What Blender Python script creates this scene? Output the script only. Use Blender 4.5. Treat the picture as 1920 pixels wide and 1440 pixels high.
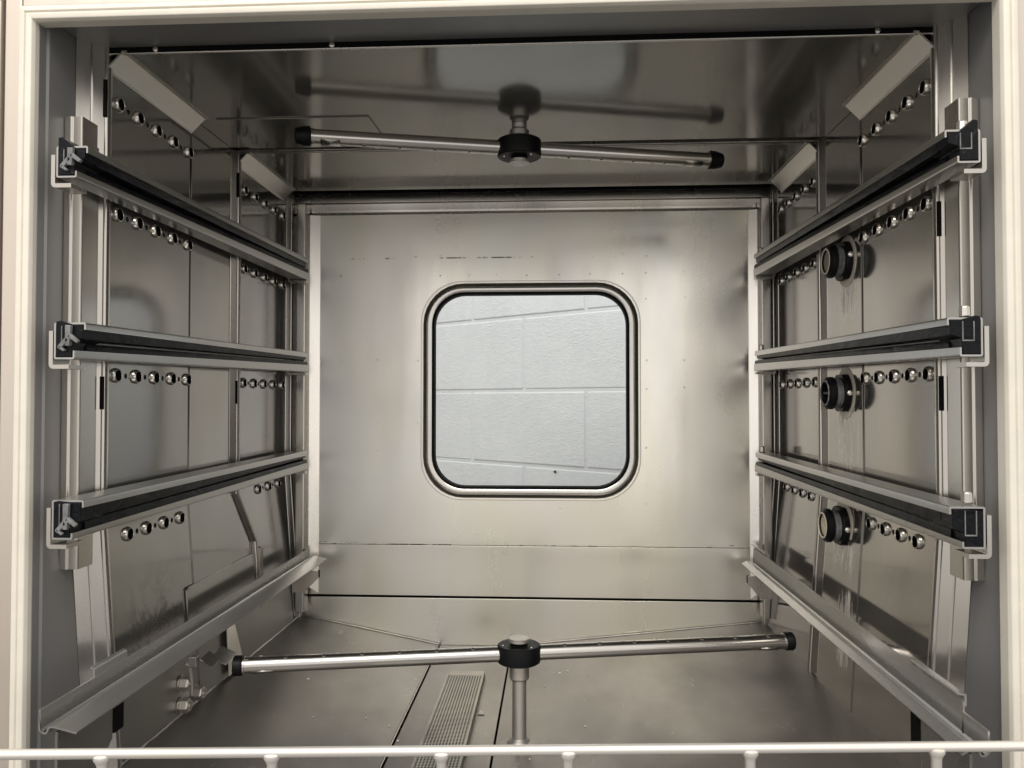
import bpy, bmesh, math, random
from mathutils import Vector, Matrix
R = math.radians
random.seed(7)
for o in list(bpy.data.objects):
    bpy.data.objects.remove(o)
scene = bpy.context.scene
C = scene.collection

# ------------------------------------------------------------------ camera, world, lamps, exposure
cam = bpy.data.objects.new("camera", bpy.data.cameras.new("camera"))
C.objects.link(cam)
cam.data.sensor_width = 36.0
cam.data.lens = 1450 / 1920 * 36
cam.data.clip_start = 0.02
cam.data.clip_end = 50
cam.location = (0.0356, -0.6069, 0.2958)
cam.rotation_euler = (R(90 + 1.2543), 0, R(3.1416))
scene.camera = cam

world = bpy.data.worlds.new("World")
scene.world = world
world.use_nodes = True
wb = world.node_tree.nodes["Background"]
wb.inputs[0].default_value = (1.0, 0.95, 0.895, 1)
wb.inputs[1].default_value = 1.14


def area(name, loc, target, sx, sy, watts, col):
    l = bpy.data.lights.new(name, 'AREA')
    l.shape = 'RECTANGLE'
    l.size, l.size_y = sx, sy
    l.energy = watts
    l.color = col
    o = bpy.data.objects.new(name, l)
    C.objects.link(o)
    o.location = loc
    d = Vector(target) - Vector(loc)
    o.rotation_euler = d.to_track_quat('-Z', 'Y').to_euler()
    return o


area("front_ceiling_lamp", (-0.25, -1.55, 1.75), (0, 0.0, 0.25), 1.5, 0.6, 32, (1.0, 0.94, 0.86))
area("rear_ceiling_lamp", (-0.35, 1.02, 1.55), (0.0, 1.50, 0.3), 0.7, 0.25, 8, (0.96, 0.98, 1.0))
scene.view_settings.view_transform = 'Standard'
scene.view_settings.look = 'None'
scene.view_settings.exposure = 0.0
scene.view_settings.gamma = 1.0
scene.render.engine = 'CYCLES'
scene.cycles.max_bounces = 14
scene.cycles.glossy_bounces = 10
scene.cycles.diffuse_bounces = 4
scene.cycles.transparent_max_bounces = 10
scene.cycles.sample_clamp_indirect = 4.0
scene.cycles.use_denoising = True


# ------------------------------------------------------------------ materials
class NT:
    def __init__(self, name):
        self.m = bpy.data.materials.new(name)
        self.m.use_nodes = True
        self.t = self.m.node_tree
        self.b = self.t.nodes["Principled BSDF"]

    def n(self, typ, **kw):
        nd = self.t.nodes.new(typ)
        for k, v in kw.items():
            if hasattr(nd, k):
                setattr(nd, k, v)
        return nd

    def l(self, a, b):
        self.t.links.new(a, b)

    def coords(self, scale=(1, 1, 1), loc=(0, 0, 0)):
        g = self.n('ShaderNodeNewGeometry')
        mp = self.n('ShaderNodeMapping')
        mp.inputs['Scale'].default_value = scale
        mp.inputs['Location'].default_value = loc
        self.l(g.outputs['Position'], mp.inputs['Vector'])
        return mp.outputs[0]

    def noise(self, scale, detail=4, rough=0.55, stretch=(1, 1, 1), dist=0.0, loc=(0, 0, 0)):
        nz = self.n('ShaderNodeTexNoise')
        nz.inputs['Scale'].default_value = scale
        nz.inputs['Detail'].default_value = detail
        nz.inputs['Roughness'].default_value = rough
        nz.inputs['Distortion'].default_value = dist
        self.l(self.coords(stretch, loc), nz.inputs['Vector'])
        return nz.outputs['Fac']

    def ramp(self, fac, stops):
        r = self.n('ShaderNodeValToRGB')
        e = r.color_ramp.elements
        while len(e) < len(stops):
            e.new(0.5)
        for i, (p, c) in enumerate(stops):
            e[i].position = p
            e[i].color = c if len(c) == 4 else (*c, 1)
        self.l(fac, r.inputs[0])
        return r.outputs[0]

    def rng(self, fac, a, b, lo=0.0, hi=1.0):
        r = self.n('ShaderNodeMapRange')
        r.inputs['From Min'].default_value = lo
        r.inputs['From Max'].default_value = hi
        r.inputs['To Min'].default_value = a
        r.inputs['To Max'].default_value = b
        self.l(fac, r.inputs['Value'])
        return r.outputs[0]

    def math(self, op, a, b=None):
        m = self.n('ShaderNodeMath', operation=op)
        for i, v in enumerate((a, b)):
            if v is None:
                continue
            if isinstance(v, (int, float)):
                m.inputs[i].default_value = v
            else:
                self.l(v, m.inputs[i])
        return m.outputs[0]

    def mix(self, fac, a, b):
        m = self.n('ShaderNodeMix', data_type='RGBA')
        for key, v in ((0, fac), (6, a), (7, b)):
            if isinstance(v, (int, float)):
                m.inputs[key].default_value = v
            elif isinstance(v, tuple):
                m.inputs[key].default_value = v if len(v) == 4 else (*v, 1)
            else:
                self.l(v, m.inputs[key])
        return m.outputs[2]

    def bump(self, hs, dist=0.001):
        prev = None
        for h, s in hs:
            b = self.n('ShaderNodeBump')
            b.inputs['Strength'].default_value = s
            b.inputs['Distance'].default_value = dist
            self.l(h, b.inputs['Height'])
            if prev is not None:
                self.l(prev, b.inputs['Normal'])
            prev = b.outputs[0]
        self.l(prev, self.b.inputs['Normal'])


def steel(name, col, r0, r1, wob=0.3, brush=0.1, stretch=(1, 1, 1), stain=0.25, scale=9.0, blotch=None, metal=1.0):
    """stainless sheet: blotchy roughness, faint stains, shallow waviness and a brushed grain"""
    k = NT(name)
    big = k.noise(scale, 4, 0.55, stretch, 0.1)
    fine = k.noise(scale * 9, 5, 0.6, stretch)
    dark = tuple(c * (1 - stain) for c in col)
    warm = (col[0] * 1.03, col[1] * 0.985, col[2] * 0.90)
    c1 = k.mix(k.rng(big, 0, 1, 0.35, 0.7), col, dark)
    c2 = k.mix(k.rng(k.noise(scale * 0.5, 3, 0.5, stretch, 0.3, (3, 1, 5)), 0, 0.7, 0.45, 0.7), c1, warm)
    k.b.inputs['Metallic'].default_value = metal
    rr = k.math('ADD', k.rng(big, r0, r1, 0.3, 0.7), k.rng(fine, -0.012, 0.02, 0.3, 0.7))
    if blotch is not None:
        res = blotch(k, c2, rr)
        c2, rr = res[0], res[1]
        if len(res) > 2:
            k.l(k.math('MULTIPLY', metal, k.math('SUBTRACT', 1.0, res[2])), k.b.inputs['Metallic'])
    k.l(c2, k.b.inputs['Base Color'])
    k.l(rr, k.b.inputs['Roughness'])
    hs = [(k.noise(3.2, 2, 0.4), wob)]
    if brush:
        hs.append((k.noise(260, 2, 0.5, stretch), brush))
    k.bump(hs, 0.0012)
    return k.m


def lime_marks(ycs):
    def f(k, c, r):
        g = k.n('ShaderNodeNewGeometry')
        s = k.n('ShaderNodeSeparateXYZ')
        k.l(g.outputs['Position'], s.inputs[0])
        out = None
        for yc, zt, zb, w in ycs:
            dy = k.math('ABSOLUTE', k.math('SUBTRACT', s.outputs[1], yc))
            my = k.rng(dy, 1, 0, 0.0, w)
            mz = k.math('MULTIPLY', k.rng(s.outputs[2], 0, 1, zb, zb + 0.03), k.rng(s.outputs[2], 1, 0, zt - 0.01, zt))
            m = k.math('MULTIPLY', my, mz)
            out = m if out is None else k.math('MAXIMUM', out, m)
        st = k.rng(k.noise(130, 4, 0.7, (1, 1, 0.09), 0.8), 0, 1, 0.46, 0.58)
        st2 = k.rng(k.noise(30, 3, 0.6, (1, 1, 0.35), 1.2), 0, 1, 0.38, 0.54)
        m = k.math('MULTIPLY', k.math('MULTIPLY', out, st), st2)
        m = k.math('MINIMUM', k.math('MULTIPLY', m, 3.0), 0.9)
        c = k.mix(m, c, (0.80, 0.77, 0.72))
        film = k.math('MULTIPLY', out, 0.16)
        r = k.math('ADD', r, k.math('ADD', k.math('MULTIPLY', m, 0.35), film))
        return c, r, m
    return f


def dirt_low(k, c, r):
    g = k.n('ShaderNodeNewGeometry')
    s = k.n('ShaderNodeSeparateXYZ')
    k.l(g.outputs['Position'], s.inputs[0])
    mz = k.math('MULTIPLY', k.rng(s.outputs[2], 1, 0, 0.09, 0.15), k.rng(s.outputs[2], 0, 1, 0.07, 0.10))
    my = k.math('MULTIPLY', k.rng(s.outputs[1], 0, 1, 0.0, 0.05), k.rng(s.outputs[1], 1, 0, 0.09, 0.14))
    n = k.rng(k.noise(38, 5, 0.7, (1, 1, 1), 1.5), 0, 1, 0.46, 0.62)
    m = k.math('MULTIPLY', k.math('MULTIPLY', mz, my), n)
    return k.mix(k.math('MULTIPLY', m, 0.8), c, (0.10, 0.09, 0.08)), k.math('ADD', k.math('ADD', r, k.math('MULTIPLY', m, 0.25)), k.rng(s.outputs[2], 0.22, 0.0, 0.05, 0.13))


def scratches(k, c, r):
    n = k.rng(k.noise(55, 6, 0.75, (1, 0.35, 1), 2.2), 0, 1, 0.60, 0.72)
    n2 = k.rng(k.noise(14, 3, 0.6, (1, 1, 1), 1.0, (7, 2, 1)), 0, 1, 0.42, 0.6)
    m = k.math('MULTIPLY', k.math('MULTIPLY', n, n2), 0.28)
    return k.mix(m, c, (0.78, 0.76, 0.72)), k.math('ADD', r, k.math('MULTIPLY', m, 0.3))




def seams(k, c, r):
    """grime caught along the two folds of the back sheet, and painted-in reflection tints"""
    g = k.n('ShaderNodeNewGeometry')
    sp = k.n('ShaderNodeSeparateXYZ')
    k.l(g.outputs['Position'], sp.inputs[0])
    out = None
    for zc, w, lo in ((0.0986, 0.0012, 0.56), (0.1012, 0.0009, 0.62), (0.4935, 0.0012, 0.58)):
        d = k.math('ABSOLUTE', k.math('SUBTRACT', sp.outputs[2], zc))
        m = k.math('MULTIPLY', k.rng(d, 1, 0, w * 0.4, w), k.rng(k.noise(26, 4, 0.7, (1, 1, 0.2), 0.5, (zc * 50, 0, 0)), 0, 1, lo - 0.06, lo + 0.02))
        out = m if out is None else k.math('MAXIMUM', out, m)
    out = k.math('MULTIPLY', out, 0.85)
    g2 = k.noise(5.5, 3, 0.55, (1, 1, 0.4), 0.3, (9, 0, 2))
    c = k.mix(k.rng(g2, 0, 0.75, 0.40, 0.62), c, (0.83, 0.815, 0.70))  # warm and cool blotches paint in reflections of the room
    c = k.mix(k.rng(k.noise(6, 3, 0.55, (1, 1, 0.35), 0.3, (1, 5, 7)), 0, 0.7, 0.45, 0.66), c, (0.81, 0.82, 0.83))
    band = k.rng(k.noise(9, 3, 0.6, (1, 1, 0.12), 0.2, (4, 0, 0)), -0.06, 0.12, 0.3, 0.7)
    return k.mix(out, c, (0.10, 0.09, 0.075)), k.math('ADD', k.math('ADD', r, band), k.math('MULTIPLY', out, 0.3))


M = {}
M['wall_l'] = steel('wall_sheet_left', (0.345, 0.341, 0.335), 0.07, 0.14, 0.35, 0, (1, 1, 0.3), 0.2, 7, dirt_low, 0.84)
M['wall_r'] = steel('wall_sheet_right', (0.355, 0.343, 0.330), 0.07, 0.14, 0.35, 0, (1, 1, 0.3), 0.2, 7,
                    lime_marks([(0.180, 0.425, 0.372, 0.030), (0.186, 0.292, 0.222, 0.030), (0.188, 0.160, 0.118, 0.032), (0.176, 0.112, 0.030, 0.026)]), 0.84)
M['reveal'] = steel('reveal_sheet_metal', (0.285, 0.288, 0.295), 0.36, 0.46, 0.2, 0, (1, 1, 0.3), 0.12, 9, None, 0.45)
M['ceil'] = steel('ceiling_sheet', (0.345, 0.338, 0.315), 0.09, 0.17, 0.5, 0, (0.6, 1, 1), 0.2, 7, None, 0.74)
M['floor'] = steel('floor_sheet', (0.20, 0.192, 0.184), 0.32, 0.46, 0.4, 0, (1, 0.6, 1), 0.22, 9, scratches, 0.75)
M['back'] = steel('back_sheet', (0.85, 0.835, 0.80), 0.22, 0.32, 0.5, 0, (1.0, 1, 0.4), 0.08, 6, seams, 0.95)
M['trim'] = steel('trim_sheet', (0.53, 0.515, 0.49), 0.20, 0.30, 0.1, 0, (1, 1, 0.12), 0.10, 14, None, 0.92)
M['strip'] = steel('strip_sheet', (0.90, 0.885, 0.855), 0.22, 0.30, 0.1, 0, (1, 1, 0.2), 0.05, 10)
M['rail'] = steel('rail_sheet', (0.46, 0.455, 0.445), 0.24, 0.34, 0.1, 0, (1, 0.12, 1), 0.14, 16, None, 0.9)
M['lrail'] = steel('worn_rail_sheet', (0.43, 0.425, 0.415), 0.22, 0.38, 0.2, 0.03, (1, 0.15, 1), 0.3, 22, scratches, 0.75)
M['chrome'] = steel('polished_tube', (0.60, 0.59, 0.57), 0.20, 0.26, 0.0, 0, (1, 1, 1), 0.06, 12)
M['pipe'] = steel('cast_pipe', (0.62, 0.605, 0.58), 0.32, 0.44, 0.2, 0.05, (1, 1, 0.5), 0.25, 40, None, 0.85)
M['collar'] = steel('hole_collar_metal', (0.74, 0.725, 0.69), 0.24, 0.32, 0.0, 0.0, (1, 1, 1), 0.08, 40)
M['frame'] = steel('door_frame_sheet', (0.64, 0.585, 0.53), 0.38, 0.52, 0.2, 0.04, (1, 1, 0.06), 0.16, 30, None, 0.7)
M['rod'] = steel('wire_rod_metal', (0.83, 0.815, 0.79), 0.28, 0.36, 0.0, 0.0, (1, 1, 1), 0.04, 30, None, 0.6)
M['strain'] = steel('strainer_sheet', (0.27, 0.265, 0.25), 0.30, 0.42, 0.1, 0, (1, 1, 1), 0.2, 20, None, 0.9)
M['gusset'] = steel('gusset_sheet', (0.72, 0.705, 0.665), 0.30, 0.38, 0.05, 0, (1, 0.1, 1), 0.05, 14, None, 0.85)


def plain(name, col, rough, bump=None, metal=0.0, var=0.15, scale=40, spec=0.5):
    k = NT(name)
    n = k.noise(scale, 4, 0.6)
    k.l(k.mix(k.rng(n, 0, 1, 0.3, 0.7), tuple(c * (1 - var) for c in col), tuple(min(1, c * (1 + var)) for c in col)), k.b.inputs['Base Color'])
    k.l(k.rng(n, rough - 0.06, rough + 0.06, 0.3, 0.7), k.b.inputs['Roughness'])
    k.b.inputs['Metallic'].default_value = metal
    k.b.inputs['Specular IOR Level'].default_value = spec
    if bump:
        k.bump([(k.noise(bump[0], 3, 0.6), bump[1])], 0.001)
    return k.m


M['black'] = plain('black_plastic', (0.005, 0.005, 0.006), 0.45, (300, 0.06), spec=0.2)
M['dark'] = plain('dark_void_shade', (0.006, 0.006, 0.006), 0.9, None, 0, 0.1, 40, 0.1)  # near-black puts the shade of holes and gaps into the colour
M['gasket'] = plain('white_silicone', (0.74, 0.71, 0.63), 0.5, (150, 0.08), 0, 0.04)
M['seal'] = plain('window_rubber', (0.004, 0.004, 0.004), 0.6, spec=0.15)
M['ivory'] = plain('ivory_disc', (0.30, 0.255, 0.19), 0.55, (200, 0.1), 0, 0.2)
M['groove'] = plain('window_groove_shade', (0.10, 0.092, 0.075), 0.45, None, 0, 0.2)  # darkened to paint in the shade inside the groove
M['cream'] = plain('cream_disc', (0.66, 0.58, 0.43), 0.5, (200, 0.2), 0, 0.25, 130)
M['ringwhite'] = plain('port_flange_white', (0.62, 0.57, 0.49), 0.45, (120, 0.2), 0, 0.12)
M['grey'] = plain('grey_plastic', (0.17, 0.175, 0.18), 0.6, (200, 0.2), 0, 0.4, 120)
M['roomfloor'] = plain('room_floor_vinyl', (0.16, 0.155, 0.15), 0.5, None, 0, 0.1, 3)
M['flake'] = plain('paper_flake', (0.88, 0.84, 0.76), 0.8)


def rubber_scuffed():
    k = NT('black_runner_plastic')
    n = k.rng(k.noise(170, 5, 0.7, (1, 0.22, 1), 1.5), 0, 1, 0.60, 0.74)
    n2 = k.rng(k.noise(26, 3, 0.6, (1, 0.5, 1)), 0, 1, 0.50, 0.66)
    m = k.math('MULTIPLY', k.math('MULTIPLY', n, n2), 0.5)
    k.l(k.mix(m, (0.004, 0.005, 0.007), (0.24, 0.25, 0.26)), k.b.inputs['Base Color'])
    k.b.inputs['Specular IOR Level'].default_value = 0.16
    k.l(k.math('ADD', 0.36, k.math('MULTIPLY', m, 0.5)), k.b.inputs['Roughness'])
    k.bump([(k.noise(220, 4, 0.6, (1, 0.3, 1)), 0.15), (k.noise(70, 3, 0.6, (1, 0.25, 1), 1.0), 0.9)], 0.0016)
    return k.m


M['runner'] = rubber_scuffed()


def block_paint():
    k = NT('painted_block')
    g = k.noise(24, 4, 0.6)
    pit = k.noise(150, 6, 0.75, (1, 1, 1.6), 0.9)
    pit2 = k.noise(60, 4, 0.7, (1, 1, 1.5), 0.8, (2, 3, 4))
    patch = k.rng(k.noise(6, 3, 0.6), 0.2, 1, 0.30, 0.70)
    k.l(k.mix(k.rng(g, 0, 1, 0.3, 0.7), (0.585, 0.61, 0.625), (0.64, 0.66, 0.67)), k.b.inputs['Base Color'])
    k.b.inputs['Roughness'].default_value = 0.42
    h = k.math('MULTIPLY', k.rng(pit, 0, 1, 0.42, 0.62), patch)
    h2 = k.math('MULTIPLY', k.rng(pit2, 0, 1, 0.35, 0.65), patch)
    k.bump([(h, 0.45), (h2, 0.3)], 0.0025)
    return k.m


M['block'] = block_paint()


def pane_mat():
    k = NT('window_glass')
    t = k.t
    tr = t.nodes.new('ShaderNodeBsdfTransparent')
    tr.inputs[0].default_value = (0.93, 0.96, 0.96, 1)
    gl = t.nodes.new('ShaderNodeBsdfGlossy')
    gl.inputs['Roughness'].default_value = 0.02
    fr = t.nodes.new('ShaderNodeFresnel')
    fr.inputs[0].default_value = 1.5
    mx = t.nodes.new('ShaderNodeMixShader')
    t.links.new(fr.outputs[0], mx.inputs[0])
    t.links.new(tr.outputs[0], mx.inputs[1])
    t.links.new(gl.outputs[0], mx.inputs[2])
    t.links.new(mx.outputs[0], t.nodes['Material Output'].inputs[0])
    return k.m


M['glass'] = pane_mat()

# ------------------------------------------------------------------ object helpers
WL = {}


def wloc(o):
    return WL.get(o.name, Vector((0, 0, 0))) if o is not None else Vector((0, 0, 0))


def tag(o, label=None, cat=None, group=None, kind=None):
    if label:
        o['label'] = label
    if cat:
        o['category'] = cat
    if group:
        o['group'] = group
    if kind:
        o['kind'] = kind
    return o


def thing(name, loc, label, cat, group=None):
    o = bpy.data.objects.new(name, None)
    o.empty_display_size = 0.01
    C.objects.link(o)
    o.location = loc
    WL[o.name] = Vector(loc)
    return tag(o, label, cat, group)


class MB:
    """collects faces in world coordinates; build() links them as ONE mesh object"""

    def __init__(self):
        self.v = []
        self.f = []

    def add(self, vs, fs):
        k = len(self.v)
        self.v += [tuple(p) for p in vs]
        self.f += [tuple(i + k for i in f) for f in fs]
        return self

    def box(self, x0, x1, y0, y1, z0, z1):
        vs = [(x, y, z) for x in (x0, x1) for y in (y0, y1) for z in (z0, z1)]
        return self.add(vs, [(0, 1, 3, 2), (4, 6, 7, 5), (0, 4, 5, 1), (2, 3, 7, 6), (0, 2, 6, 4), (1, 5, 7, 3)])

    def loft(self, rings, closed=True, caps=True):
        """rings: lists of equal length 3-D points"""
        n = len(rings[0])
        vs = [p for r in rings for p in r]
        fs = []
        for a in range(len(rings) - 1):
            for i in range(n if closed else n - 1):
                j = (i + 1) % n
                fs.append((a * n + i, a * n + j, (a + 1) * n + j, (a + 1) * n + i))
        if caps and closed:
            fs.append(tuple(range(n - 1, -1, -1)))
            fs.append(tuple(range((len(rings) - 1) * n, len(rings) * n)))
        return self.add(vs, fs)

    def lathe(self, base, axis, prof, seg=32, caps=True, phase=0.0):
        """prof: (height along axis, radius)"""
        ax = Vector(axis).normalized()
        u = ax.orthogonal().normalized()
        w = ax.cross(u)
        base = Vector(base)
        rings = []
        for h, r in prof:
            rings.append([base + ax * h + (u * math.cos(2 * math.pi * i / seg + phase) + w * math.sin(2 * math.pi * i / seg + phase)) * max(r, 1e-5) for i in range(seg)])
        return self.loft(rings, True, caps)

    def tube(self, pts, r, seg=16):
        pts = [Vector(p) for p in pts]
        rings = []
        ref = None
        for i, p in enumerate(pts):
            d = (pts[min(i + 1, len(pts) - 1)] - pts[max(i - 1, 0)]).normalized()
            if ref is None:
                ref = d.orthogonal().normalized()
            u = (ref - d * ref.dot(d)).normalized()
            ref = u
            w = d.cross(u)
            rr = r[i] if isinstance(r, (list, tuple)) else r
            rings.append([p + (u * math.cos(2 * math.pi * k / seg) + w * math.sin(2 * math.pi * k / seg)) * rr for k in range(seg)])
        return self.loft(rings)

    def build(self, name, mat, parent=None, bevel=0.0, smooth=35, origin=None, seg=2, mat2=None, from2=None):
        me = bpy.data.meshes.new(name)
        off = wloc(parent) if origin is None else Vector(origin)
        me.from_pydata([Vector(p) - off for p in self.v], [], self.f)
        bm = bmesh.new()
        bm.from_mesh(me)
        bmesh.ops.remove_doubles(bm, verts=bm.verts, dist=1e-6)
        bmesh.ops.recalc_face_normals(bm, faces=bm.faces)
        bm.to_mesh(me)
        bm.free()
        me.materials.append(mat)
        if mat2:
            me.materials.append(mat2)
            for p in me.polygons:
                if from2(p.center + off):
                    p.material_index = 1
        me.polygons.foreach_set('use_smooth', [True] * len(me.polygons))
        o = bpy.data.objects.new(name, me)
        C.objects.link(o)
        if bevel:
            b = o.modifiers.new('bevel', 'BEVEL')
            b.width = bevel
            b.segments = seg
            b.limit_method = 'ANGLE'
            b.angle_limit = R(30)
            b.harden_normals = True
        else:
            me.set_sharp_from_angle(angle=R(smooth))
        if parent is not None:
            o.parent = parent
            WL[o.name] = wloc(parent)
            if origin is not None:
                o.location = Vector(origin) - wloc(parent)
                WL[o.name] = Vector(origin)
        else:
            if origin is not None:
                o.location = origin
                WL[o.name] = Vector(origin)
        return o


def share(src, name, parent, loc, rot=(0, 0, 0), scale=(1, 1, 1)):
    o = src.copy()
    o.name = name
    C.objects.link(o)
    o.parent = parent
    o.location = Vector(loc) - wloc(parent)
    o.rotation_euler = rot
    o.scale = scale
    return o


def fillet(pl, r, n=4):
    """round the inner corners of an open 2-D polyline"""
    out = [Vector(pl[0])]
    for i in range(1, len(pl) - 1):
        a, b, c = Vector(pl[i - 1]), Vector(pl[i]), Vector(pl[i + 1])
        d1, d2 = (a - b), (c - b)
        ang = d1.angle(d2)
        t = min(r / math.tan(ang / 2) if ang > 0.05 else r, d1.length * 0.45, d2.length * 0.45)
        p, q = b + d1.normalized() * t, b + d2.normalized() * t
        for k in range(n + 1):
            s = k / n
            out.append((1 - s) ** 2 * p + 2 * s * (1 - s) * b + s * s * q)
    out.append(Vector(pl[-1]))
    return out


def sheet(pl, t):
    """closed outline of a sheet of thickness t that follows the 2-D polyline pl"""
    pl = [Vector(p) for p in pl]
    n = len(pl)
    off = []
    for i in range(n):
        d = Vector((0, 0))
        if i > 0:
            d += (pl[i] - pl[i - 1]).normalized()
        if i < n - 1:
            d += (pl[i + 1] - pl[i]).normalized()
        d = d.normalized()
        nrm = Vector((-d.y, d.x))
        if 0 < i < n - 1:
            e = (pl[i] - pl[i - 1]).normalized()
            cosv = max(0.4, d.dot(e))
        else:
            cosv = 1
        off.append(pl[i] + nrm * t / cosv)
    return pl + off[::-1]


def rrect(cx, cz, hw, hh, r, n=8):
    pts = []
    for qx, qz, a0 in ((1, 1, 0), (-1, 1, 90), (-1, -1, 180), (1, -1, 270)):
        for k in range(n + 1):
            a = R(a0 + 90 * k / n)
            pts.append((cx + qx * (hw - r) + r * math.cos(a), cz + qz * (hh - r) + r * math.sin(a)))
    return pts


def plate_with_holes(outer, holes, f3, thick=None):
    """flat plate (2-D outline with holes) mapped to 3-D by f3(u, v, d); holes get walls of depth thick"""
    bm = bmesh.new()
    loops = []
    for lp in [outer] + holes:
        vs = [bm.verts.new((p[0], p[1], 0)) for p in lp]
        for i in range(len(vs)):
            bm.edges.new((vs[i], vs[(i + 1) % len(vs)]))
        loops.append(len(vs))
    bmesh.ops.triangle_fill(bm, edges=bm.edges[:], use_beauty=True, use_dissolve=False)
    bm.verts.ensure_lookup_table()
    bm.verts.index_update()
    mb = MB()
    mb.add([f3(v.co.x, v.co.y, 0) for v in bm.verts], [tuple(v.index for v in f.verts) for f in bm.faces])
    bm.free()
    if thick:
        for lp in holes:
            mb.loft([[f3(p[0], p[1], 0) for p in lp], [f3(p[0], p[1], thick) for p in lp]], True, False)
    return mb


def circ(u, v, r, n=14):
    return [(u + r * math.cos(2 * math.pi * i / n), v + r * math.sin(2 * math.pi * i / n)) for i in range(n)]


# ------------------------------------------------------------------ the setting
def st(name):
    o = bpy.data.objects.new(name, None)
    o.empty_display_size = 0.01
    C.objects.link(o)
    WL[o.name] = Vector((0, 0, 0))
    return tag(o, kind='structure')


WX = 0.345          # outer plane of the side walls; the sheets stand 15 mm in from it
ZB = 0.20           # below this height the side sheets lean inwards


def lean(z):
    return max(0.0, (ZB - z)) * 0.0725


wallL, wallR = st('left_wall'), st('right_wall')
YF = [0.0185 + 0.0312 * k for k in range(5)]
YB = [0.2825 + 0.0320 * k for k in range(5)]
ROWS = [0.5445, 0.4515, 0.3170]
ZLOW = 0.1822


def sheet_map(s):
    def f3(u, v, d):
        return (s * (-0.330 + lean(v) - d), u, v)
    return f3


collar_proto = {}


def make_collar(s, parent, name):
    mb = MB()
    mb.lathe((0, 0, 0), (s, 0, 0), [(-0.001, 0.0066), (0.0004, 0.0062), (0.0016, 0.0060), (0.0026, 0.0056), (0.0031, 0.0051), (0.0031, 0.0049), (0.0027, 0.0047)], 28, False)
    c = mb.build(name, M['collar'], None, smooth=60)
    return c


def make_bore(s):
    return MB().lathe((0, 0, 0), (s, 0, 0), [(0.0028, 0.0047), (-0.004, 0.0046)], 20, False).lathe((0, 0, 0), (s, 0, 0), [(-0.0045, 0.0048), (-0.0040, 0.0048)], 16).build('bore', M['dark'], None, smooth=60)


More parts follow.
